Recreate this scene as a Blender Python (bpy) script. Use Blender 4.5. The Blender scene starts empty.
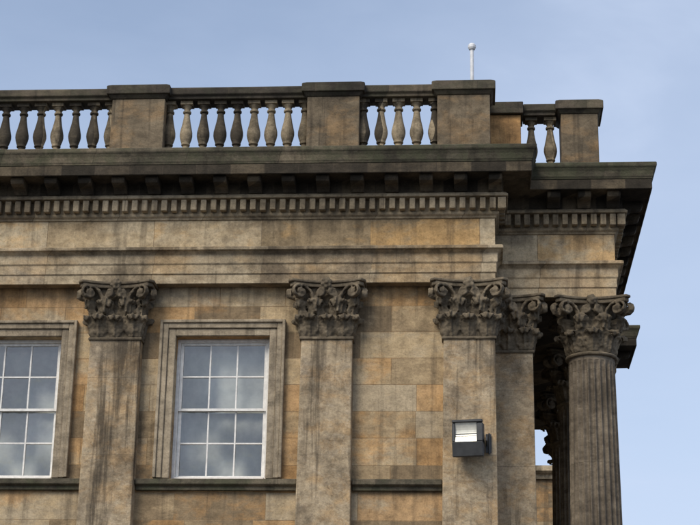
import bpy, math, random
from mathutils import Vector, Matrix
random.seed(4)
sc=bpy.context.scene
try:
    sc.view_settings.view_transform='Standard'; sc.view_settings.look='None'; sc.view_settings.exposure=0
except Exception: pass

# ------------------------------------------------------------ materials
def newmat(name):
    m=bpy.data.materials.new(name); m.use_nodes=True
    nt=m.node_tree; nt.nodes.clear()
    o=nt.nodes.new('ShaderNodeOutputMaterial'); b=nt.nodes.new('ShaderNodeBsdfPrincipled')
    nt.links.new(b.outputs[0],o.inputs[0]); return m,nt,b
def ramp(nt,stops):
    r=nt.nodes.new('ShaderNodeValToRGB'); e=r.color_ramp.elements
    while len(e)>1: e.remove(e[0])
    e[0].position=stops[0][0]; c=stops[0][1]; e[0].color=(*c,1) if len(c)==3 else c
    for p,c in stops[1:]:
        x=e.new(p); x.color=(*c,1)
    return r
def g(v): return (v,v,v)
def mathn(nt,op,a,b=None):
    n=nt.nodes.new('ShaderNodeMath'); n.operation=op
    for i,v in enumerate((a,b)):
        if v is None: continue
        if isinstance(v,(int,float)): n.inputs[i].default_value=v
        else: nt.links.new(v,n.inputs[i])
    return n.outputs[0]
def mix(nt,kind,fac,a,b):
    n=nt.nodes.new('ShaderNodeMix'); n.data_type='RGBA'; n.blend_type=kind
    if isinstance(fac,(int,float)): n.inputs[0].default_value=fac
    else: nt.links.new(fac,n.inputs[0])
    for i,v in ((6,a),(7,b)):
        if isinstance(v,tuple): n.inputs[i].default_value=(*v,1)
        else: nt.links.new(v,n.inputs[i])
    return n.outputs[2]
def noise(nt,vec,scale,detail=4,rough=.6,sxyz=None,dist=0):
    if sxyz:
        mp=nt.nodes.new('ShaderNodeMapping'); mp.inputs['Scale'].default_value=sxyz
        nt.links.new(vec,mp.inputs[0]); vec=mp.outputs[0]
    n=nt.nodes.new('ShaderNodeTexNoise'); n.inputs['Scale'].default_value=scale
    n.inputs['Detail'].default_value=detail; n.inputs['Roughness'].default_value=rough; n.inputs['Distortion'].default_value=dist
    nt.links.new(vec,n.inputs['Vector']); return n.outputs['Fac']
GAIN=1.22
def stone(name,cols,course=.4,bw=.95,mortar=.006,zoff=0.,xoff=0.,block=.35,grime=.5,grimecol=(.045,.036,.027),
          patch=None,patchamt=.5,bump=.4,streak=1.0,topmoss=0,nscale=1.0,joint=.55,grain=.8,runs=.5,vein=0,gain=1.0,soot=None,tone=1.0):
    m,nt,b=newmat(name)
    cols=[tuple(min(.8,c*gain*GAIN) for c in q) for q in cols]
    tc=nt.nodes.new('ShaderNodeTexCoord'); P=tc.outputs['Object']
    sx=nt.nodes.new('ShaderNodeSeparateXYZ'); nt.links.new(P,sx.inputs[0])
    u=mathn(nt,'ADD',mathn(nt,'ADD',sx.outputs[0],sx.outputs[1]),xoff+40)
    v=mathn(nt,'ADD',sx.outputs[2],zoff)
    cb=nt.nodes.new('ShaderNodeCombineXYZ'); nt.links.new(u,cb.inputs[0]); nt.links.new(v,cb.inputs[1])
    br=nt.nodes.new('ShaderNodeTexBrick'); nt.links.new(cb.outputs[0],br.inputs[0])
    if bw<1.3: br.offset=.38; br.squash=1.35; br.squash_frequency=3
    br.inputs['Scale'].default_value=1; br.inputs['Brick Width'].default_value=bw; br.inputs['Row Height'].default_value=course
    br.inputs['Mortar Size'].default_value=mortar; br.inputs['Mortar Smooth'].default_value=.3
    br.inputs['Color1'].default_value=(0,0,0,1); br.inputs['Color2'].default_value=(1,1,1,1); br.inputs['Mortar'].default_value=(.5,.5,.5,1)
    blk=br.outputs['Color']
    n1=noise(nt,P,.8*nscale,5,.6,dist=.2); n2=noise(nt,P,5.0*nscale,5,.7,(1,1,1.3)); n3=noise(nt,P,38,4,.7)
    n4=noise(nt,P,2.1*nscale,6,.68,(1,1,2.8),dist=.3)
    f=mathn(nt,'ADD',mathn(nt,'MULTIPLY',n1,.5),mathn(nt,'MULTIPLY',n4,.5))
    bl=nt.nodes.new('ShaderNodeSeparateColor'); nt.links.new(blk,bl.inputs[0])
    f=mathn(nt,'ADD',f,mathn(nt,'MULTIPLY',mathn(nt,'SUBTRACT',bl.outputs[0],.5),block))
    k=len(cols); lo,hi=.36,.66
    cr=ramp(nt,[(lo+(hi-lo)*i/(k-1),c) for i,c in enumerate(cols)]); nt.links.new(f,cr.inputs[0])
    col=cr.outputs[0]
    if patch:
        # iron-rich blocks and patches: a second, different per-block value
        wn=nt.nodes.new('ShaderNodeMath'); wn.operation='FRACT'; nt.links.new(mathn(nt,'MULTIPLY',bl.outputs[0],7.31),wn.inputs[0])
        pr=ramp(nt,[(.49,g(0)),(.63,g(1))])
        pn=mathn(nt,'ADD',noise(nt,P,1.3*nscale,6,.66,(1,1,1.7),dist=.3),mathn(nt,'MULTIPLY',mathn(nt,'SUBTRACT',wn.outputs[0],.5),block*.85))
        nt.links.new(pn,pr.inputs[0])
        col=mix(nt,'MIX',mathn(nt,'MULTIPLY',pr.outputs[0],patchamt),col,patch)
    if vein:
        vn=noise(nt,P,1.7,4,.6,(1,1,1.3),dist=1.6)
        vr=ramp(nt,[(.485,g(0)),(.505,g(1)),(.53,g(0))]); nt.links.new(vn,vr.inputs[0])
        col=mix(nt,'MIX',mathn(nt,'MULTIPLY',vr.outputs[0],vein),col,(.50,.41,.29))
    r2=ramp(nt,[(.33,g(1-.30*tone)),(.5,g(1.0)),(.68,g(1+.22*tone))]); nt.links.new(n2,r2.inputs[0]); col=mix(nt,'MULTIPLY',1,col,r2.outputs[0])
    r3=ramp(nt,[(.30,g(.60)),(.42,g(.93)),(.67,g(1.18))]); nt.links.new(n3,r3.inputs[0]); col=mix(nt,'MULTIPLY',grain,col,r3.outputs[0])
    bt=noise(nt,P,1.3,6,.72,(1,1,.8))
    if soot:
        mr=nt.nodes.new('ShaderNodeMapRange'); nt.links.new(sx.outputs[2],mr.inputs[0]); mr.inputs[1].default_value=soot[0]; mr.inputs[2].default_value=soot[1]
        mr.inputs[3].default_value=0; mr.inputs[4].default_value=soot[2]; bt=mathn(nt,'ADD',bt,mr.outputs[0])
    gr=ramp(nt,[(.50,g(0)),(.66,g(1))]); nt.links.new(bt,gr.inputs[0])
    col=mix(nt,'MIX',mathn(nt,'MULTIPLY',gr.outputs[0],grime),col,grimecol)
    st=noise(nt,P,1.0,5,.62,(6.5*streak,6.5*streak,.38))
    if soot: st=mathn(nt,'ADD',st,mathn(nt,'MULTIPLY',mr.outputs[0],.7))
    sr=ramp(nt,[(.53,g(0)),(.66,g(1))]); nt.links.new(st,sr.inputs[0])
    col=mix(nt,'MIX',mathn(nt,'MULTIPLY',sr.outputs[0],runs),col,grimecol)
    if topmoss:
        mn=noise(nt,P,2.5,5,.7)
        m2=ramp(nt,[(.45,g(0)),(.58,g(1))]); nt.links.new(mn,m2.inputs[0])
        col=mix(nt,'MIX',mathn(nt,'MULTIPLY',m2.outputs[0],topmoss),col,(.085,.09,.05))
    col=mix(nt,'MIX',mathn(nt,'MULTIPLY',br.outputs['Fac'],joint),col,(.07,.055,.04))
    nt.links.new(col,b.inputs['Base Color']); b.inputs['Roughness'].default_value=.92
    b.inputs['Specular IOR Level'].default_value=.2
    h=mathn(nt,'ADD',mathn(nt,'MULTIPLY',n3,.5),mathn(nt,'MULTIPLY',n2,.8))
    h=mathn(nt,'SUBTRACT',h,mathn(nt,'MULTIPLY',br.outputs['Fac'],.5*joint))
    bp=nt.nodes.new('ShaderNodeBump'); bp.inputs['Strength'].default_value=bump; bp.inputs['Distance'].default_value=.03
    nt.links.new(h,bp.inputs['Height']); nt.links.new(bp.outputs[0],b.inputs['Normal'])
    return m
OR=(.52,.28,.10)
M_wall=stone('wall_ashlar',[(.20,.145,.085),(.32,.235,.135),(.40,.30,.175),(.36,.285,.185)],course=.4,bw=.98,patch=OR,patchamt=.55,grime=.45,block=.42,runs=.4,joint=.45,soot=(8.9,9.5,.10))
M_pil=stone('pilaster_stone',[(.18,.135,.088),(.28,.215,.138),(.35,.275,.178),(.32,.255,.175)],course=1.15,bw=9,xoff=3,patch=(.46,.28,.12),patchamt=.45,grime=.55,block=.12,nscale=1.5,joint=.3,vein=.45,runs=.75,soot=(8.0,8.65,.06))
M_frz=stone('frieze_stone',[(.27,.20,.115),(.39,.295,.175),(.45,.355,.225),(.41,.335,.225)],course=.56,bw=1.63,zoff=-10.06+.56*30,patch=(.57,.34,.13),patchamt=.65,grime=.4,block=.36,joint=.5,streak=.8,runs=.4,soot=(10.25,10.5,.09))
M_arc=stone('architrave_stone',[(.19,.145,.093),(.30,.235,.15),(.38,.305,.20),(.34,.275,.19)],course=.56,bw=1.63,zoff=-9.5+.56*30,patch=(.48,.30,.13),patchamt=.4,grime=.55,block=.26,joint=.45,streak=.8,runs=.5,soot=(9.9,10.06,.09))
M_den=stone('dentil_stone',[(.16,.125,.082),(.26,.205,.13),(.33,.265,.175)],course=5,bw=1.3,grime=.6,block=.3,runs=.5)
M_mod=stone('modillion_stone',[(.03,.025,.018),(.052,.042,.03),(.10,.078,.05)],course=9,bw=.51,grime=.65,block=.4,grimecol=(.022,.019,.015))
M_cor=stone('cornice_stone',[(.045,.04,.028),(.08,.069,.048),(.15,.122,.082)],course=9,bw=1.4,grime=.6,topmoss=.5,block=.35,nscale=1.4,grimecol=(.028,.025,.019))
M_rail=stone('coping_stone',[(.035,.03,.024),(.065,.054,.041),(.12,.096,.067)],course=9,bw=1.25,grime=.6,topmoss=.25,block=.3,grimecol=(.026,.023,.018))
M_pier=stone('balustrade_pier_stone',[(.09,.071,.048),(.16,.125,.082),(.23,.18,.115)],course=9,bw=9,patch=(.36,.22,.10),patchamt=.45,grime=.6,block=.2,runs=.8)
M_bal=stone('baluster_stone',[(.06,.05,.036),(.15,.12,.078),(.28,.225,.148)],course=9,bw=.2655,mortar=0,grime=.6,block=.6,nscale=2,joint=0,runs=.7)
M_cap=stone('capital_stone',[(.065,.053,.037),(.13,.104,.07),(.22,.176,.118)],course=9,bw=9,mortar=0,grime=.5,block=0,nscale=2,joint=0,bump=.25)
M_col=stone('column_stone',[(.085,.068,.05),(.15,.122,.088),(.22,.18,.13)],course=1.4,bw=9,grime=.6,block=.15,nscale=1.3,joint=.4,streak=1.6,runs=.7)
M_sur=stone('window_surround_stone',[(.19,.155,.108),(.29,.235,.162),(.35,.29,.205)],course=9,bw=9,mortar=0,grime=.45,block=0,joint=0,runs=.5)
M_orange=stone('orange_stone',[(.28,.16,.07),(.40,.23,.095),(.44,.28,.145)],course=9,bw=9,grime=.4,block=0)

def simple(name,col,rough=.6,metal=0,var=.15,scale=8):
    m,nt,b=newmat(name); tc=nt.nodes.new('ShaderNodeTexCoord')
    n=noise(nt,tc.outputs['Object'],scale,5,.6); r=ramp(nt,[(.35,tuple(c*(1-var) for c in col)),(.65,tuple(min(1,c*(1+var)) for c in col))])
    nt.links.new(n,r.inputs[0]); nt.links.new(r.outputs[0],b.inputs['Base Color']); b.inputs['Roughness'].default_value=rough; b.inputs['Metallic'].default_value=metal
    return m
M_white=simple('white_window_paint',(.76,.74,.69),.5,0,.12,14)
M_black=simple('dark_grey_metal',(.045,.046,.046),.5,0,.25)
M_int=simple('interior_plaster',(.25,.23,.2),.9)
M_curt=simple('window_blind',(.60,.60,.56),.9,0,.35,1.3)
M_roof=simple('roof_lead',(.13,.13,.14),.7)
M_pole=simple('pole_paint',(.7,.7,.7),.4)
M_refl=simple('lamp_reflector',(.85,.82,.70),.3,.3,.12,9)
M_asph=simple('asphalt',(.05,.05,.052),.9,0,.2,3)
M_pave=stone('paving_stone',[(.12,.11,.10),(.18,.17,.155),(.22,.205,.185)],course=.6,bw=.9,grime=.3)
def glass():
    m=bpy.data.materials.new('window_glass'); m.use_nodes=True; nt=m.node_tree; nt.nodes.clear()
    o=nt.nodes.new('ShaderNodeOutputMaterial'); t=nt.nodes.new('ShaderNodeBsdfTransparent'); gl=nt.nodes.new('ShaderNodeBsdfGlossy')
    gl.inputs['Roughness'].default_value=.05; t.inputs[0].default_value=(.86,.88,.86,1)
    fr=nt.nodes.new('ShaderNodeFresnel'); fr.inputs[0].default_value=2.4
    tc=nt.nodes.new('ShaderNodeTexCoord'); n=noise(nt,tc.outputs['Object'],2.2,3,.5)
    bp=nt.nodes.new('ShaderNodeBump'); bp.inputs['Strength'].default_value=.5; bp.inputs['Distance'].default_value=.06
    nt.links.new(n,bp.inputs['Height']); nt.links.new(bp.outputs[0],gl.inputs['Normal'])
    mx=nt.nodes.new('ShaderNodeMixShader'); nt.links.new(fr.outputs[0],mx.inputs[0]); nt.links.new(t.outputs[0],mx.inputs[1]); nt.links.new(gl.outputs[0],mx.inputs[2])
    nt.links.new(mx.outputs[0],o.inputs[0]); return m
M_glass=glass()

# ------------------------------------------------------------ mesh helpers
def empty(name):
    e=bpy.data.objects.new(name,None); sc.collection.objects.link(e); return e
class MB:
    def __init__(s): s.v=[]; s.f=[]
    def add(s,vs,fs):
        o=len(s.v); s.v+= [tuple(v) for v in vs]; s.f+=[tuple(i+o for i in f) for f in fs]
    def box(s,x0,x1,y0,y1,z0,z1):
        s.add([(x0,y0,z0),(x1,y0,z0),(x1,y1,z0),(x0,y1,z0),(x0,y0,z1),(x1,y0,z1),(x1,y1,z1),(x0,y1,z1)],
              [(0,3,2,1),(4,5,6,7),(0,1,5,4),(1,2,6,5),(2,3,7,6),(3,0,4,7)])
    def tbox(s,b,t,z0,z1):
        v=[]
        for (x0,x1,y0,y1),z in ((b,z0),(t,z1)): v+=[(x0,y0,z),(x1,y0,z),(x1,y1,z),(x0,y1,z)]
        s.add(v,[(0,3,2,1),(4,5,6,7),(0,1,5,4),(1,2,6,5),(2,3,7,6),(3,0,4,7)])
    def lathe(s,cx,cy,prof,n=20):
        v=[];f=[]
        for r,z in prof:
            for i in range(n):
                a=2*math.pi*i/n; v.append((cx+r*math.cos(a),cy+r*math.sin(a),z))
        for k in range(len(prof)-1):
            for i in range(n):
                j=(i+1)%n; f.append((k*n+i,k*n+j,(k+1)*n+j,(k+1)*n+i))
        f.append(tuple(range(n))[::-1]); f.append(tuple((len(prof)-1)*n+i for i in range(n)))
        s.add(v,f)
    def prism(s,pts,vec):
        n=len(pts); vec=Vector(vec); v=[Vector(p) for p in pts]; v+= [p+vec for p in v]
        f=[tuple(range(n))[::-1],tuple(range(n,2*n))]+[(i,(i+1)%n,n+(i+1)%n,n+i) for i in range(n)]
        s.add(v,f)
    def sweep(s,path,prof):
        n=len(prof); v=[];f=[]; k=len(path)
        nr=[]
        for a,b in zip(path,path[1:]):
            d=(Vector(b)-Vector(a)).normalized(); nr.append(Vector((d.y,-d.x)))
        for i,p in enumerate(path):
            m=nr[0] if i==0 else nr[-1] if i==k-1 else nr[i-1]+nr[i]
            for o,z in prof: v.append((p[0]+m.x*o,p[1]+m.y*o,z))
        for i in range(k-1):
            for j in range(n):
                jj=(j+1)%n; f.append((i*n+j,i*n+jj,(i+1)*n+jj,(i+1)*n+j))
        f.append(tuple(range(n))); f.append(tuple((k-1)*n+j for j in range(n))[::-1])
        s.add(v,f)
    def obj(s,name,mat,parent,smooth=False,bevel=0,seg=1,solid=0,angle=35):
        me=bpy.data.meshes.new(name); me.from_pydata(s.v,[],s.f); me.update()
        import bmesh
        bm=bmesh.new(); bm.from_mesh(me); bmesh.ops.recalc_face_normals(bm,faces=bm.faces); bm.to_mesh(me); bm.free()
        me.materials.append(mat); o=bpy.data.objects.new(name,me); sc.collection.objects.link(o); o.parent=parent
        if smooth:
            for p in me.polygons: p.use_smooth=True
        if solid:
            md=o.modifiers.new('s','SOLIDIFY'); md.thickness=solid; md.offset=0
        if bevel:
            md=o.modifiers.new('b','BEVEL'); md.width=bevel; md.segments=seg; md.limit_method='ANGLE'; md.angle_limit=math.radians(angle)
        return o

B=empty('neoclassical_building')
XL=-14.65; XR=.35; YB=18
S=.75
# ------------------------------------------------------------ walls with openings
wins=[-3.67,-6.79,-9.91,-13.03]; HW=.70
zo=[(6.60,8.74),(2.6,5.2)]
w=MB(); ed=XL
for c in sorted(wins):
    w.box(ed,c-HW,0,.4,0,9.6); 
    w.box(c-HW,c+HW,0,.4,8.74,9.6); w.box(c-HW,c+HW,0,.4,5.2,6.60); w.box(c-HW,c+HW,0,.4,0,2.6); ed=c+HW
w.box(ed,XR,0,.4,0,9.6)
w.box(XL,XL+.4,.4,YB,0,11.3); w.box(XL,.9,YB,YB+.4,0,11.3)
w.box(XR-.4,.9,.4+.35,YB,0,9.6-.1)
w.box(XR-.4,XR,.4,.75,0,9.6)
w.obj('outer_walls',M_wall,B)
i=MB(); i.box(XL+.4,XR-.4,3.2,3.3,0,9.6); i.box(XL+.4,XR-.4,.4,3.2,5.6,5.7); i.box(XL+.4,XR-.4,.4,3.2,9.3,9.4); i.obj('interior_partitions',M_int,B)
pl=MB(); pl.sweep([(XL,0),(XR,0),(XR,.75)],[(-.05,0),(.34,0),(.34,.9),(.28,.97),(-.05,.97)])
pl.obj('plinth',M_wall,B,bevel=.01)
PX=[-11.47,-8.35,-5.24,-2.11,-.03]
segs=[]; ed=XL
for c in PX: segs.append((ed,c-.40)); ed=c+.40
sb=MB()
for a,b in segs:
    if b-a<.1: continue
    sb.prism([(a,.0,6.42),(a,-.07,6.42),(a,-.07,6.47),(a,-.13,6.50),(a,-.13,6.575),(a,0,6.595)],(b-a,0,0))
sb.obj('sill_course',M_cor,B,bevel=.006)

# ------------------------------------------------------------ pilasters
pf=-.22
p=MB()
for c in PX:
    p.tbox((c-.425,c+.41,pf-.02,.0),(c-.375,c+.375,pf,.0),1.55,8.66)
    p.box(c-.45,c+.45,pf-.06,0,1.40,1.55); p.box(c-.50,c+.50,pf-.10,0,1.2,1.40); p.box(c-.56,c+.56,pf-.13,0,.97,1.2)
p.tbox((.14,.95,S+pf-.02,S),(.165,.915,S+pf,S),1.2,8.66)
p.box(.1,.99,S+pf-.07,S,.3,1.2)
p.obj('pilaster_shafts',M_pil,B,bevel=.015,seg=2)

# ------------------------------------------------------------ capitals
Z0,Z1=8.63,9.50
def leaf(mb,P0,out,h,wd,reach=1.0,nw=8):
    out=Vector(out).normalized(); t=Vector((-out.y,out.x,0)); up=Vector((0,0,1)); P0=Vector(P0)
    prof=[(-.05,0),(.0,.16),(.03,.32),(.06,.48),(.09,.63),(.14,.77),(.21,.89),(.30,.97),(.38,.98),(.44,.91),(.45,.82),(.42,.74)]
    wid=[.62,.84,1.0,.72,1.05,.78,1.05,.80,.9,.72,.55,.3]
    v=[];f=[]
    for (o,z),wi in zip(prof,wid):
        for j in range(nw+1):
            a=(j/nw-.5)*2
            rib=.05*math.cos(a*math.pi*3.0)*(.4+z)
            oo=o*h*reach+ (1-a*a)*.045+rib*.5 - abs(a)**3*.03
            zz=z*h - abs(a)**2*h*.09*(1 if z>.3 else 0)
            v.append(P0+out*oo+t*(a*wd*.5*wi)+up*zz)
    n=len(prof)
    for i in range(n-1):
        for j in range(nw):
            q=i*(nw+1)+j; f.append((q,q+1,q+nw+2,q+nw+1))
    m=len(v); th=.022
    v2=[p-out*th for p in v]; f2=[tuple(k+m for k in reversed(q)) for q in f]
    rim=[i for i in range(nw+1)]+[i*(nw+1)+nw for i in range(1,n)]+[(n-1)*(nw+1)+j for j in range(nw-1,-1,-1)]+[i*(nw+1) for i in range(n-2,0,-1)]
    f3=[(rim[i],rim[i]+m,rim[(i+1)%len(rim)]+m,rim[(i+1)%len(rim)]) for i in range(len(rim))]
    mb.add(v+v2,f+f2+f3)
def ribbon(mb,pts,nrm,wd,th):
    nrm=Vector(nrm).normalized(); n=len(pts); v=[];f=[]
    for i,p in enumerate(pts):
        p=Vector(p); d=(Vector(pts[min(i+1,n-1)])-Vector(pts[max(i-1,0)])).normalized(); s=d.cross(nrm).normalized()
        k=i/(n-1); ww=wd*(1-.25*k); tt=th*(.95-.35*k)
        for a,b in ((-.5,-.5),(.5,-.5),(.5,.5),(-.5,.5)): v.append(p+nrm*ww*a+s*tt*b)
    m=4
    for i in range(n-1):
        for j in range(m):
            jj=(j+1)%m; f.append((i*m+j,i*m+jj,(i+1)*m+jj,(i+1)*m+j))
    f.append(tuple(range(m))[::-1]); f.append(tuple((n-1)*m+j for j in range(m)))
    mb.add(v,f)
def ball(mb,c,r,sx=1,sy=1,sz=1,n=8,k=6):
    v=[];f=[]
    v.append((c[0],c[1],c[2]+r*sz))
    for a in range(1,k):
        th=math.pi*a/k
        for b in range(n):
            ph=2*math.pi*b/n; v.append((c[0]+r*sx*math.sin(th)*math.cos(ph),c[1]+r*sy*math.sin(th)*math.sin(ph),c[2]+r*sz*math.cos(th)))
    v.append((c[0],c[1],c[2]-r*sz)); L=len(v)-1
    for b in range(n): f.append((0,1+b,1+(b+1)%n)); f.append((L,1+(k-2)*n+(b+1)%n,1+(k-2)*n+b))
    for a in range(k-2):
        for b in range(n): f.append((1+a*n+b,1+(a+1)*n+b,1+(a+1)*n+(b+1)%n,1+a*n+(b+1)%n))
    mb.add(v,f)
def scroll(mb,base,start,end,R,side,out,tan,lean,wd=.10,th=.045):
    out=Vector(out); tan=Vector(tan); up=Vector((0,0,1)); base=Vector(base)
    pts=[]; sx,sz=start; ex,ez=end
    top=(ex,ez+R); ctrl=(sx+(ex-sx)*.15,ez+R*1.05)
    for k in range(10):
        t=k/10; x=(1-t)**2*sx+2*t*(1-t)*ctrl[0]+t*t*top[0]; z=(1-t)**2*sz+2*t*(1-t)*ctrl[1]+t*t*top[1]
        pts.append((x,z))
    sg=1 if side>0 else -1
    for k in range(30):
        t=k/29; a=math.pi/2 - sg*t*2*math.pi*1.45; r=R*(1-.80*t**.9)
        pts.append((ex+r*math.cos(a),ez+r*math.sin(a)))
    P=[]; rng=(ex-sx) or 1
    for x,z in pts:
        fr=max(0,min(1.4,(x-sx)/rng)); P.append(base+tan*x+up*z+out*(lean*fr*fr))
    d=(tan*rng+out*lean).normalized(); nr=d.cross(up)
    ribbon(mb,P,nr,wd,th)
    e=P[-1]; ball(mb,e,.032)
    c=base+tan*ex+up*ez+out*lean*.85; ball(mb,c,R*.62,n=10,k=8)
def face_decor(mb,base,out,tan,hw):
    b=Vector(base)
    for s in (-1,1):
        scroll(mb,b+Vector(out)*.09,(s*.17,.38),(s*(hw+.045),.665),.105,s,out,tan,.09)
        scroll(mb,b+Vector(out)*.10,(s*.16,.42),(s*.085,.66),.065,-s,out,tan,.03,.08,.035)
        leaf(mb,b+Vector(tan)*s*.20+Vector(out)*.05+Vector((0,0,.36)),Vector(out)+Vector(tan)*s*.5,.22,.19,.8)
    c=b+Vector(out)*.185+Vector((0,0,.80))
    for k in range(6):
        a=k*math.pi/3+.3
        ball(mb,c+Vector(tan)*.055*math.cos(a)+Vector((0,0,.055*math.sin(a))),.036,n=6,k=5)
    ball(mb,c+Vector(out)*.02,.035)
def concave(half,dep,n=10):
    return [(t*half, dep*(1-(t*t))) for t in [(-1+2*i/n) for i in range(n+1)]]
def abacus_col(mb,cx,cy,z0,z1,half,dep,horn=.07):
    pts=[]
    for k in range(4):
        ca,sa=[(1,0),(0,1),(-1,0),(0,-1)][k]
        for (x,ins) in concave(half-horn,dep):
            X,Y=x,-half+ins
            pts.append((cx+X*ca-Y*sa,cy+X*sa+Y*ca,z0))
    mb.prism(pts,(0,0,z1-z0))
def abacus_pil(mb,c,yb,yf,z0,z1,half,dep,horn=.07):
    pts=[(c-half,yb,z0),(c-half,yf+horn,z0)]
    pts+= [(c+x,yf+ins,z0) for x,ins in concave(half-horn,dep)]
    pts+= [(c+half,yf+horn,z0),(c+half,yb,z0)]
    mb.prism(pts,(0,0,z1-z0))
capS=MB(); capH=MB()
def pil_capital(c,y0):
    yf=y0+pf; n=8
    fl=lambda q:.035*q+.06*q**4
    ring=lambda q,z:[(c-.365-fl(q),yf+.01-fl(q),z),(c+.365+fl(q),yf+.01-fl(q),z),(c+.365+fl(q),y0,z),(c-.365-fl(q),y0,z)]
    v=[];f=[]
    for k in range(n+1): v+=ring(k/n,Z0+.02+k/n*.80)
    for k in range(n):
        for j in range(4): f.append((4*k+j,4*k+(j+1)%4,4*k+4+(j+1)%4,4*k+4+j))
    f.append((3,2,1,0)); f.append((4*n,4*n+1,4*n+2,4*n+3)); capS.add(v,f)
    capH.box(c-.40,c+.40,yf-.03,y0,Z0-.01,Z0+.035)
    o=(0,-1,0); t=(1,0,0)
    for x in (-.25,0,.25): leaf(capS,(c+x+random.uniform(-.012,.012),yf,Z0+.03),(x*.25+random.uniform(-.06,.06),-1,0),.34*random.uniform(.93,1.04),.28)
    for s in (-1,1):
        leaf(capS,(c+s*.345,yf+.02,Z0+.03),(s*1,-1,0),.33,.22,.8)
        leaf(capS,(c+s*.365,yf+.14,Z0+.03),(s*1,0,0),.33,.2,.8)
        leaf(capS,(c+s*.34,yf+.0,Z0+.12),(s*.8,-.9,0),.50*random.uniform(.95,1.04),.22,.55)
        leaf(capS,(c+s*.36,yf+.12,Z0+.2),(s*1,0,0),.42,.2,.5)
    for x in (-.13,.13): leaf(capS,(c+x,yf-.005,Z0+.12),(x*.25,-1,0),.48*random.uniform(.95,1.04),.26,.66)
    face_decor(capS,(c,yf-.02,Z0),o,t,.345)
    for s in (-1,1):
        scroll(capS,(c+s*.40,yf+.10,Z0),(.0*s,.42),(.14,.665),.09,1,Vector((s,0,0)),Vector((0,-1,0)),.08)
    abacus_pil(capH,c,y0,yf-.22,Z1-.105,Z1-.045,.545,.13)
    abacus_pil(capH,c,y0,yf-.245,Z1-.045,Z1-.002,.57,.13)
def col_capital(cx,cy,r):
    prof=[(r+.005,Z0-.02),(r+.045,Z0-.015),(r+.05,Z0+.01),(r+.045,Z0+.03),(r,Z0+.04)]
    capH.lathe(cx,cy,prof,32); prof=[(r-.02,Z0)]
    for k in range(9):
        q=k/8; prof.append((r+.02*q+.08*q**4,Z0+.05+q*.78))
    capS.lathe(cx,cy,prof,32)
    for k in range(8):
        a=k*math.pi/4; d=Vector((math.cos(a),math.sin(a),0)); leaf(capS,Vector((cx,cy,Z0+.04))+d*(r-.01),d,.34,.30)
        a+=math.pi/8; d=Vector((math.cos(a),math.sin(a),0)); leaf(capS,Vector((cx,cy,Z0+.12))+d*(r-.005),d,.49,.28,.66)
    for o,t in (((0,-1,0),(1,0,0)),((1,0,0),(0,1,0)),((0,1,0),(-1,0,0)),((-1,0,0),(0,-1,0))):
        face_decor(capS,Vector((cx,cy,Z0))+Vector(o)*(r-.03),o,t,.335)
    abacus_col(capH,cx,cy,Z1-.105,Z1-.045,.55,.13); abacus_col(capH,cx,cy,Z1-.045,Z1-.002,.575,.13)
for c in PX: pil_capital(c,0)
pil_capital(.54,S)
colm=MB()
CX=1.81; cols=[(CX,.95),(CX,3.85),(CX,6.75),(2.05,9.6)]
def column(cx,cy,rt=.345,rb=.41,z0=1.5,z1=Z0-.02):
    NF=24; per=8; N=NF*per
    zs=[z0,z0+.05,z0+.06,z0+.12]+[z0+.2+(z1-.2-z0-.2)*i/14 for i in range(15)]+[z1-.12,z1-.07,z1-.06,z1]
    v=[];f=[]
    for z in zs:
        q=(z-z0)/(z1-z0); r=rb-(rb-rt)*(q**1.6)
        e=min(z-z0-.055,z1-.065-z); d=0 if e<=0 else min(1,math.sqrt(e/.12)) 
        for i in range(N):
            ph=(i%per)/per
            fl=0 if ph<.2 else math.sin((ph-.2)/.8*math.pi)**.6
            rr=r-.038*fl*d; a=2*math.pi*i/N; v.append((cx+rr*math.cos(a),cy+rr*math.sin(a),z))
    for k in range(len(zs)-1):
        for i in range(N):
            j=(i+1)%N; f.append((k*N+i,k*N+j,(k+1)*N+j,(k+1)*N+i))
    colm.add(v,f)
    colm.lathe(cx,cy,[(.42,1.5),(.45,1.47),(.45,1.43),(.43,1.40),(.44,1.36),(.50,1.33),(.52,1.27),(.50,1.2)],32)
    colm.box(cx-.55,cx+.55,cy-.55,cy+.55,1.0,1.2)
    col_capital(cx,cy,rt)
for x,y in cols: column(x,y)
colm.obj('portico_columns',M_col,B)
o=capS.obj('capital_carving',M_cap,B)
rm=o.modifiers.new('r','REMESH'); rm.mode='VOXEL'; rm.voxel_size=.0125; rm.use_smooth_shade=True
sm=o.modifiers.new('s','SMOOTH'); sm.factor=.5; sm.iterations=2
tx=bpy.data.textures.new('wear','CLOUDS'); tx.noise_scale=.07; tx.noise_depth=3
dm=o.modifiers.new('d','DISPLACE'); dm.texture=tx; dm.texture_coords='LOCAL'; dm.strength=.035; dm.mid_level=.5
capH.obj('capital_abaci',M_cap,B,bevel=.014,seg=2)
st=MB(); st.box(.9,2.6,.2,11,0,1.0); st.box(2.6,2.95,.2,11,0,.66); st.box(2.95,3.3,.2,11,0,.33); st.obj('portico_steps',M_pave,B,bevel=.01)

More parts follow.
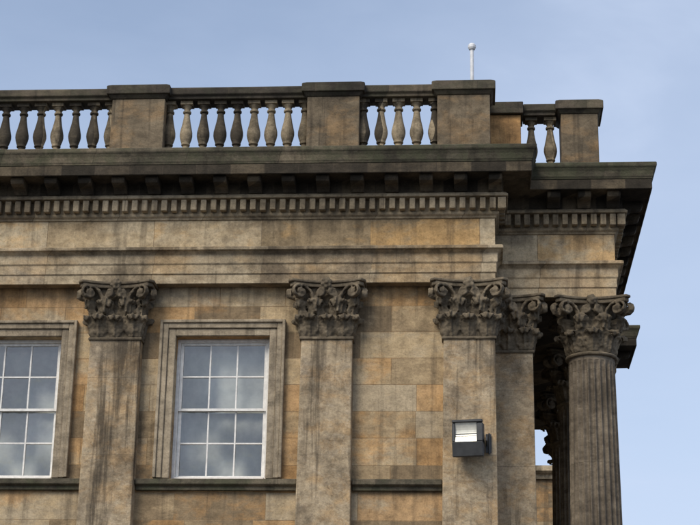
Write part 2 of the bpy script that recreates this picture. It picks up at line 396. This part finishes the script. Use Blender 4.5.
# ------------------------------------------------------------ entablature
PXR=2.18
path=[(XL,-.2),(.36,-.2),(.36,S-.2),(PXR,S-.2),(PXR,9.0),(2.70,9.0),(2.70,10.2)]
a=MB(); a.sweep(path,[(-.19,9.5),(0,9.5),(0,9.645),(.018,9.65),(.018,9.79),(.024,9.795),(.036,9.81),(.036,9.94),(.05,9.955),(.085,9.985),(.12,9.995),(.12,10.04),(.09,10.055),(-.19,10.055)])
a.obj('architrave',M_arc,B,bevel=.006)
a=MB(); a.sweep(path,[(-.19,10.056),(0.0,10.056),(0,10.50),(-.19,10.50)]); a.obj('frieze',M_frz,B)
a=MB(); a.sweep(path,[(-.19,10.501),(.02,10.501),(.03,10.53),(.06,10.55),(.07,10.58),(.05,10.60),(.05,10.785),(.195,10.79),(.20,10.82),(.16,10.86),(-.19,10.86)])
def along(path,fn,o):
    k=len(path)
    for i in range(k-1):
        A=Vector(path[i]);Bv=Vector(path[i+1]); d=(Bv-A).normalized(); n=Vector((d.y,-d.x))
        L=(Bv-A).length; s0=0;s1=L
        if i>0:
            pd=(A-Vector(path[i-1])).normalized(); cr=pd.x*d.y-pd.y*d.x; s0=-o if cr>0 else o
        if i<k-2:
            nd=(Vector(path[i+2])-Bv).normalized(); cr=d.x*nd.y-d.y*nd.x; s1=L+o if cr>0 else L-o
        fn(i,A,d,n,s0,s1)
def dent(i,A,d,n,s0,s1):
    sp=.150; wd=.088; cnt=max(1,int(round((s1-s0-wd)/sp)))
    for k in range(cnt+1):
        c=s0+wd/2+(s1-s0-wd)*k/cnt; w2=wd*random.uniform(.92,1.03)
        p0=A+d*(c-w2/2)+n*.045; p1=A+d*(c+w2/2)+n*(.165+random.uniform(-.008,.002))
        a.box(min(p0.x,p1.x),max(p0.x,p1.x),min(p0.y,p1.y),max(p0.y,p1.y),10.605+random.uniform(-.004,.01),10.783)
along(path,dent,.165)
a.obj('dentil_course',M_den,B,bevel=.007)
m=MB()
mp=[(.14,11.055),(.455,11.055),(.455,10.99),(.435,10.955),(.36,10.935),(.28,10.93),(.225,10.90),(.185,10.865),(.14,10.86)]
def mod(i,A,d,n,s0,s1):
    sp=.512; wd=.20
    if i==0: cs=[(.37-A.x)-k*sp for k in range(29)]
    elif i==1: cs=[]
    elif i==2: cs=[.90,1.36,1.80]
    elif i==3: cs=[s0+.45+k*sp for k in range(int((s1-s0-.3)/sp))]
    else: cs=[s0+.3] if s1-s0>.5 else []
    for c in cs:
        if c<0.05 and i==0: continue
        pts=[]
        for o,z in mp:
            q=A+d*(c-wd/2)+n*o; pts.append((q.x,q.y,z))
        m.prism(pts,(d.x*wd,d.y*wd,0))
along(path,mod,.3)
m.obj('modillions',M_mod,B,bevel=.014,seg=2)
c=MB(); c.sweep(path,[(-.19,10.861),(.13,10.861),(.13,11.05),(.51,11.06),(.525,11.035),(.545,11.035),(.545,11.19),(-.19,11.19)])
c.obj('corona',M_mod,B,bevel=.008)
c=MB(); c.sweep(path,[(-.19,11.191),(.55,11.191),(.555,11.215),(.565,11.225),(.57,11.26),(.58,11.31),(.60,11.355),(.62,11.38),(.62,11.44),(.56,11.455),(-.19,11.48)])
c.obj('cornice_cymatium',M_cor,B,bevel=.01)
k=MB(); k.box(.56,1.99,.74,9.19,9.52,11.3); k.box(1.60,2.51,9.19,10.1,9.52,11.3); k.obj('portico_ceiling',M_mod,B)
k=MB(); k.box(XL+.2,.15,.2,YB,11.3,11.44); k.box(.15,2.0,.8,10,11.3,11.44); k.box(.15,.9,10,YB,9.4,11.44); k.obj('roof',M_roof,B)
k=MB(); k.box(XL,XR-.4,0.0,.4,9.601,11.3);k.obj('entablature_backing',M_wall,B)

# ------------------------------------------------------------ balustrade
bal=MB(); rail=MB(); pier=MB()
def baluster(x,y,z0=11.74,z1=12.62):
    h=z1-z0; b=.095; x+=random.uniform(-.006,.006)
    bal.box(x-b,x+b,y-b,y+b,z0,z0+.07*h); bal.box(x-b,x+b,y-b,y+b,z1-.065*h,z1)
    pr=[(.080,.07),(.085,.09),(.080,.115),(.055,.13),(.050,.15),(.054,.17),(.070,.175),(.073,.195),(.066,.205),(.076,.235),(.095,.30),(.105,.36),(.103,.42),(.088,.50),(.069,.60),(.054,.70),(.047,.775),(.046,.79),(.066,.795),(.069,.82),(.063,.835),(.050,.84),(.051,.87),(.066,.90),(.080,.92),(.084,.936)]
    j=random.uniform(.94,1.05)
    bal.lathe(x,y,[(r*j,z0+q*h) for r,q in pr],18)
BY=.2
def rail_x(x0,x1,y):
    rail.prism([(x0,y-.16,12.62),(x0,y-.16,12.66),(x0,y-.20,12.69),(x0,y-.20,12.79),(x0,y-.17,12.815),(x0,y+.2,12.815),(x0,y+.2,12.62)],(x1-x0,0,0))
    pier.box(x0,x1,y-.17,y+.17,11.46,11.74)
def rail_y(y0,y1,x):
    rail.prism([(x-.16,y0,12.62),(x+.16,y0,12.62),(x+.16,y0,12.66),(x+.20,y0,12.69),(x+.20,y0,12.79),(x-.20,y0,12.815)],(0,y1-y0,0))
    pier.box(x-.17,x+.17,y0,y1,11.46,11.74)
def bpier(x0,x1,y0,y1,top=12.60,cap=True):
    pier.box(x0,x1,y0,y1,11.46,top)
    pier.box(x0-.05,x1+.05,y0-.05,y1+.05,11.455,11.70)
    if cap:
        rail.tbox((x0-.01,x1+.01,y0-.01,y1+.01),(x0-.06,x1+.06,y0-.06,y1+.06),top,top+.06)
        rail.box(x0-.085,x1+.085,y0-.085,y1+.085,top+.06,top+.2); rail.tbox((x0-.085,x1+.085,y0-.085,y1+.085),(x0-.03,x1+.03,y0-.03,y1+.03),top+.2,top+.235)
piers=[(-5.57,-4.74),(-2.51,-1.70),(-.50,.31)]
allp=[(-11.85,-11.05),(-8.72,-7.92)]+piers
for a0,b0 in allp: bpier(a0,b0,-.03,.45)
for (a0,b0),(a1,b1) in zip(allp,allp[1:]):
    rail_x(b0+.001,a1-.001,BY); L=a1-b0; n=int(round((L-.1)/.266))
    for k in range(n+1): baluster(b0+.05+(L-.1)*k/n,BY)
rail_x(XL,-11.851,BY)
for k in range(10): baluster(-12-k*.266,BY)
oz=MB(); oz.box(.22,.80,S+.0,S+.42,11.46,12.60); oz.obj('balustrade_die_block',M_orange,B,bevel=.01)
rail.box(.31,.84,S-.07,S+.5,12.601,12.80)
pier.box(-.1,.25,.451,1.6,11.46,12.6); rail.box(-.17,.30,.54,1.6,12.6,12.80)
rail_x(.845,1.35,S+.24)
for x in (.965,1.265): baluster(x,S+.24)
bpier(1.43,2.01,S+.0,S+.58)
rail_y(S+.67,8.2,1.74)
for k in range(26): baluster(1.74,S+.80+k*.266)
bpier(1.43,2.01,8.3,8.9)
bal.obj('balusters',M_bal,B,smooth=False); 
rail.obj('balustrade_coping',M_rail,B,bevel=.012,seg=2); pier.obj('balustrade_piers',M_pier,B,bevel=.012,seg=2)
me=bpy.data.objects['balusters'].data
for q in me.polygons: q.use_smooth= len(q.vertices)==4 and abs(q.normal.z)<.9 and q.area<.004

# ------------------------------------------------------------ windows
sur=MB(); fr=MB(); gl=MB(); bl=MB()
for c0 in wins:
    for z0,z1 in zo:
        for (wd0,wd1,y) in ((.0,.11,-.045),(.11,.19,-.075),(.19,.235,-.105)):
            a0=HW+wd0; a1=HW+wd1
            sur.box(c0-a1,c0-a0,y,0.0,z0,z1+wd1); sur.box(c0+a0,c0+a1,y,0.0,z0,z1+wd1)
            sur.box(c0-a0,c0+a0,y,0.0,z1+wd0,z1+wd1)
        y0=.15
        fr.box(c0-HW,c0-HW+.045,y0,y0+.14,z0,z1); fr.box(c0+HW-.045,c0+HW,y0,y0+.14,z0,z1); fr.box(c0-HW+.045,c0+HW-.045,y0,y0+.14,z1-.05,z1)
        fr.box(c0-HW+.045,c0+HW-.045,y0-.03,y0+.14,z0,z0+.05)
        xs0,xs1=c0-HW+.047,c0+HW-.047; zm=(z0+.05+z1-.05)/2
        for (za,zb,yy) in ((zm-.02,z1-.052,y0+.03),(z0+.052,zm+.02,y0+.075)):
            t=.037
            fr.box(xs0,xs0+t+.01,yy,yy+.04,za,zb); fr.box(xs1-t-.01,xs1,yy,yy+.04,za,zb)
            fr.box(xs0+t+.01,xs1-t-.01,yy,yy+.04,zb-t,zb); fr.box(xs0+t+.01,xs1-t-.01,yy,yy+.04,za,za+t)
            iw=xs1-xs0-2*t-.02
            for q in (1,2):
                xx=xs0+t+.01+iw*q/3; fr.box(xx-.012,xx+.012,yy+.005,yy+.035,za+t,zb-t)
            zz=(za+zb)/2
            for q in range(3):
                xa=xs0+t+.01+iw*q/3+(.012 if q else 0); xb=xs0+t+.01+iw*(q+1)/3-(.012 if q<2 else 0)
                fr.box(xa,xb,yy+.005,yy+.035,zz-.012,zz+.012)
                for (pa,pb) in ((za+t,zz-.012),(zz+.012,zb-t)):
                    e=[random.uniform(-.007,.007) for _ in range(3)]
                    gl.add([(xa,yy+.02+e[0],pa),(xb,yy+.02+e[1],pa),(xb,yy+.02+e[1]+e[2],pb),(xa,yy+.02+e[0]+e[2],pb)],[(0,1,2,3)])
        n=12; v=[];f=[]
        for q in range(n+1):
            x=c0-HW-.05+(2*HW+.1)*q/n; yy=.40+.004*math.sin(q*1.9)
            v+= [(x,yy,z0+(z1-z0)*(.50 if z0>5 else .6)),(x,yy,z1+.1)]
        for q in range(n): f.append((2*q,2*q+2,2*q+3,2*q+1))
        bl.add(v,f)
        n=60; v=[];f=[]
        for q in range(n+1):
            x=c0-HW-.05+(2*HW+.1)*q/n; yy=.50+.012*math.sin(q*.55)
            v+= [(x,yy,z0-.1),(x,yy,z0+(z1-z0)*.55)]
        for q in range(n): f.append((2*q,2*q+2,2*q+3,2*q+1))
        bl.add(v,f)
sur.obj('window_surrounds',M_sur,B,bevel=.008); fr.obj('sash_frames',M_white,B,bevel=.003); gl.obj('window_panes',M_glass,B); bl.obj('window_blinds',M_curt,B,smooth=True)

# ------------------------------------------------------------ floodlight
Fl=empty('floodlight')
def yawed(mb,name,mat,bevel=0):
    cx,cy=-.03,-.45; a=math.radians(-9); ca,sa=math.cos(a),math.sin(a)
    mb.v=[(cx+(x-cx)*ca-(y-cy)*sa,cy+(x-cx)*sa+(y-cy)*ca,z) for x,y,z in mb.v]
    return mb.obj(name,mat,Fl,bevel=bevel)
h=MB()
x0,x1=-.24,.165; zt,zb=7.32,6.81
h.prism([(x0,-.60,zt-.02),(x0,-.36,zt),(x0,-.34,zb+.10),(x0,-.42,zb+.02),(x0,-.56,zb)],(x1-x0,0,0))
h.box(x0-.015,x1+.015,-.665,-.60,zt-.04,zt); h.box(x0-.015,x0+.03,-.64,-.59,zb+.20,zt-.04); h.box(x1-.07,x1+.015,-.64,-.59,zb+.20,zt-.04)
h.prism([(x0-.015,-.64,zb+.20),(x0-.015,-.56,zb+.20),(x0-.015,-.54,zb-.005),(x0-.015,-.59,zb-.005)],(x1-x0+.03,0,0))
yawed(h,'housing',M_black,.01)
# curved reflector bowl behind the lens, seen as a bright upper part and a dimmer lower part
h=MB(); xa,xb=x0+.03,x1-.07; za,zc=zb+.20,zt-.04; pts=[]
for k in range(9):
    t=k/8; pts.append((-.601-.0+.0-(-.0)-.012*math.sin(t*math.pi)*-1*3,za+(zc-za)*t))
v=[];f=[]
for y,z in pts: v+=[(xa,y-.03,z),(xb,y-.03,z)]
for k in range(8): f.append((2*k,2*k+1,2*k+3,2*k+2))
h.add(v,f); yawed(h,'reflector',M_refl)
h=MB(); h.box(xa,xb,-.634,-.626,za+.10,za+.112); yawed(h,'lamp_tube_guard',M_black)
h=MB()
for q in range(5): h.box(x0+.03,x1-.03,-.35,-.33,zb+.12+q*.08,zb+.14+q*.08)
h.box(x1+.03,x1+.05,-.60,-.25,7.03,7.09); h.box(x1+.03,x1+.11,-.26,-.242,6.93,7.20); h.box(-.06,0.0,-.36,-.24,7.05,7.12)
h.lathe(x1+.08,-.30,[(.015,6.9),(.015,7.2)],8)
h.obj('bracket',M_black,Fl)
P=empty('rooftop_mast'); h=MB(); h.lathe(.04,1.0,[(.05,11.44),(.05,12.0),(.032,12.05),(.03,13.86),(.05,13.87),(.065,13.90),(.065,13.94),(.045,13.97),(.01,13.98)],14); h.obj('mast_tube',M_pole,P,smooth=False)

# ------------------------------------------------------------ neighbouring building beyond the portico
N=empty('stone_building'); h=MB(); h.box(-3,3.4,24,34,0,11.6); h.obj('walls',M_wall,N)
h=MB(); h.sweep([(-3,24),(3.4,24),(3.4,34)],[(-.1,11.6),(.1,11.6),(.12,11.7),(.3,11.8),(.3,11.95),(-.1,11.95)]); h.obj('cornice',M_arc,N)
h=MB(); h.box(-2.9,3.3,24.1,33.9,11.95,12.0); h.obj('roof',M_roof,N)
h=MB() 
for xx in (-1.6,.2,2.9):
    for zz in (2,5.5): h.box(xx-.5,xx+.5,23.97,24.0,zz,zz+1.6)
h.obj('windows',M_glass,N)

# ------------------------------------------------------------ ground
h=MB(); h.add([(-900,-900,-.12),(900,-900,-.12),(900,900,-.12),(-900,900,-.12)],[(0,1,2,3)]); h.obj('ground',M_asph,None)
h=MB(); h.box(-60,8,-4.5,60,-.116,0.0); h.obj('pavement',M_pave,None,bevel=.01)
h=MB() 
for q in range(30): h.box(-60+q*5,-57+q*5,-11.1,-11.0,-.12,-.112)
h.obj('road_markings',M_white,None)

# ------------------------------------------------------------ light
el=math.radians(44); az=math.radians(-30)
sd=Vector((math.sin(az)*math.cos(el),-math.cos(az)*math.cos(el),math.sin(el)))
s=bpy.data.lights.new('sun','SUN'); s.energy=2.3; s.angle=math.radians(30); s.color=(1,.93,.81)
so=bpy.data.objects.new('sun',s); sc.collection.objects.link(so); so.rotation_euler=sd.to_track_quat('Z','Y').to_euler()
wd=bpy.data.worlds.new('World'); sc.world=wd; wd.use_nodes=True; nt=wd.node_tree; nt.nodes.clear()
out=nt.nodes.new('ShaderNodeOutputWorld'); bg=nt.nodes.new('ShaderNodeBackground'); bg.inputs[1].default_value=.15
sk=nt.nodes.new('ShaderNodeTexSky'); sk.sky_type='NISHITA'; sk.sun_disc=False; sk.sun_elevation=el
sk.sun_rotation=math.atan2(sd.x,sd.y); sk.air_density=1.0; sk.dust_density=1.5
tc=nt.nodes.new('ShaderNodeTexCoord')
n1=noise(nt,tc.outputs['Generated'],3.6,7,.52,(1,1,2.6),dist=.3); r=ramp(nt,[(.34,g(.42)),(.54,g(.56)),(.74,g(.88))]); nt.links.new(n1,r.inputs[0])
sx=nt.nodes.new('ShaderNodeSeparateXYZ'); nt.links.new(tc.outputs['Generated'],sx.inputs[0])
hz=mathn(nt,'MULTIPLY',mathn(nt,'SUBTRACT',.42,sx.outputs[2]),.8)
hz=mathn(nt,'ADD',hz,mathn(nt,'MULTIPLY',sx.outputs[0],.4))
fac=nt.nodes.new('ShaderNodeClamp'); nt.links.new(mathn(nt,'ADD',r.outputs[0],hz),fac.inputs[0]); fac.inputs[1].default_value=.3; fac.inputs[2].default_value=.95
cl=mix(nt,'MIX',fac.outputs[0],sk.outputs[0],(4.2,4.9,6.3))
nt.links.new(cl,bg.inputs[0]); nt.links.new(bg.outputs[0],out.inputs[0])

# ------------------------------------------------------------ camera
f=1700.;pt=math.radians(19);ps=math.radians(4.3);rl=.018
cp,sp=math.cos(pt),math.sin(pt);cc,ss=math.cos(ps),math.sin(ps)
Fv=Vector((-ss*cp,cc*cp,sp));R=Vector((cc,ss,0));U=Vector((ss*sp,-cc*sp,cp))
R2=R*math.cos(rl)+U*math.sin(rl); U2=U*math.cos(rl)-R*math.sin(rl)
cd=bpy.data.cameras.new('camera'); co=bpy.data.objects.new('camera',cd); sc.collection.objects.link(co)
mw=Matrix((R2,U2,-Fv)).transposed().to_4x4(); mw.translation=(0,-24,1.6); co.matrix_world=mw
cd.sensor_width=36; cd.lens=36*f/700; cd.clip_end=3000; cd.clip_start=.1
sc.camera=co
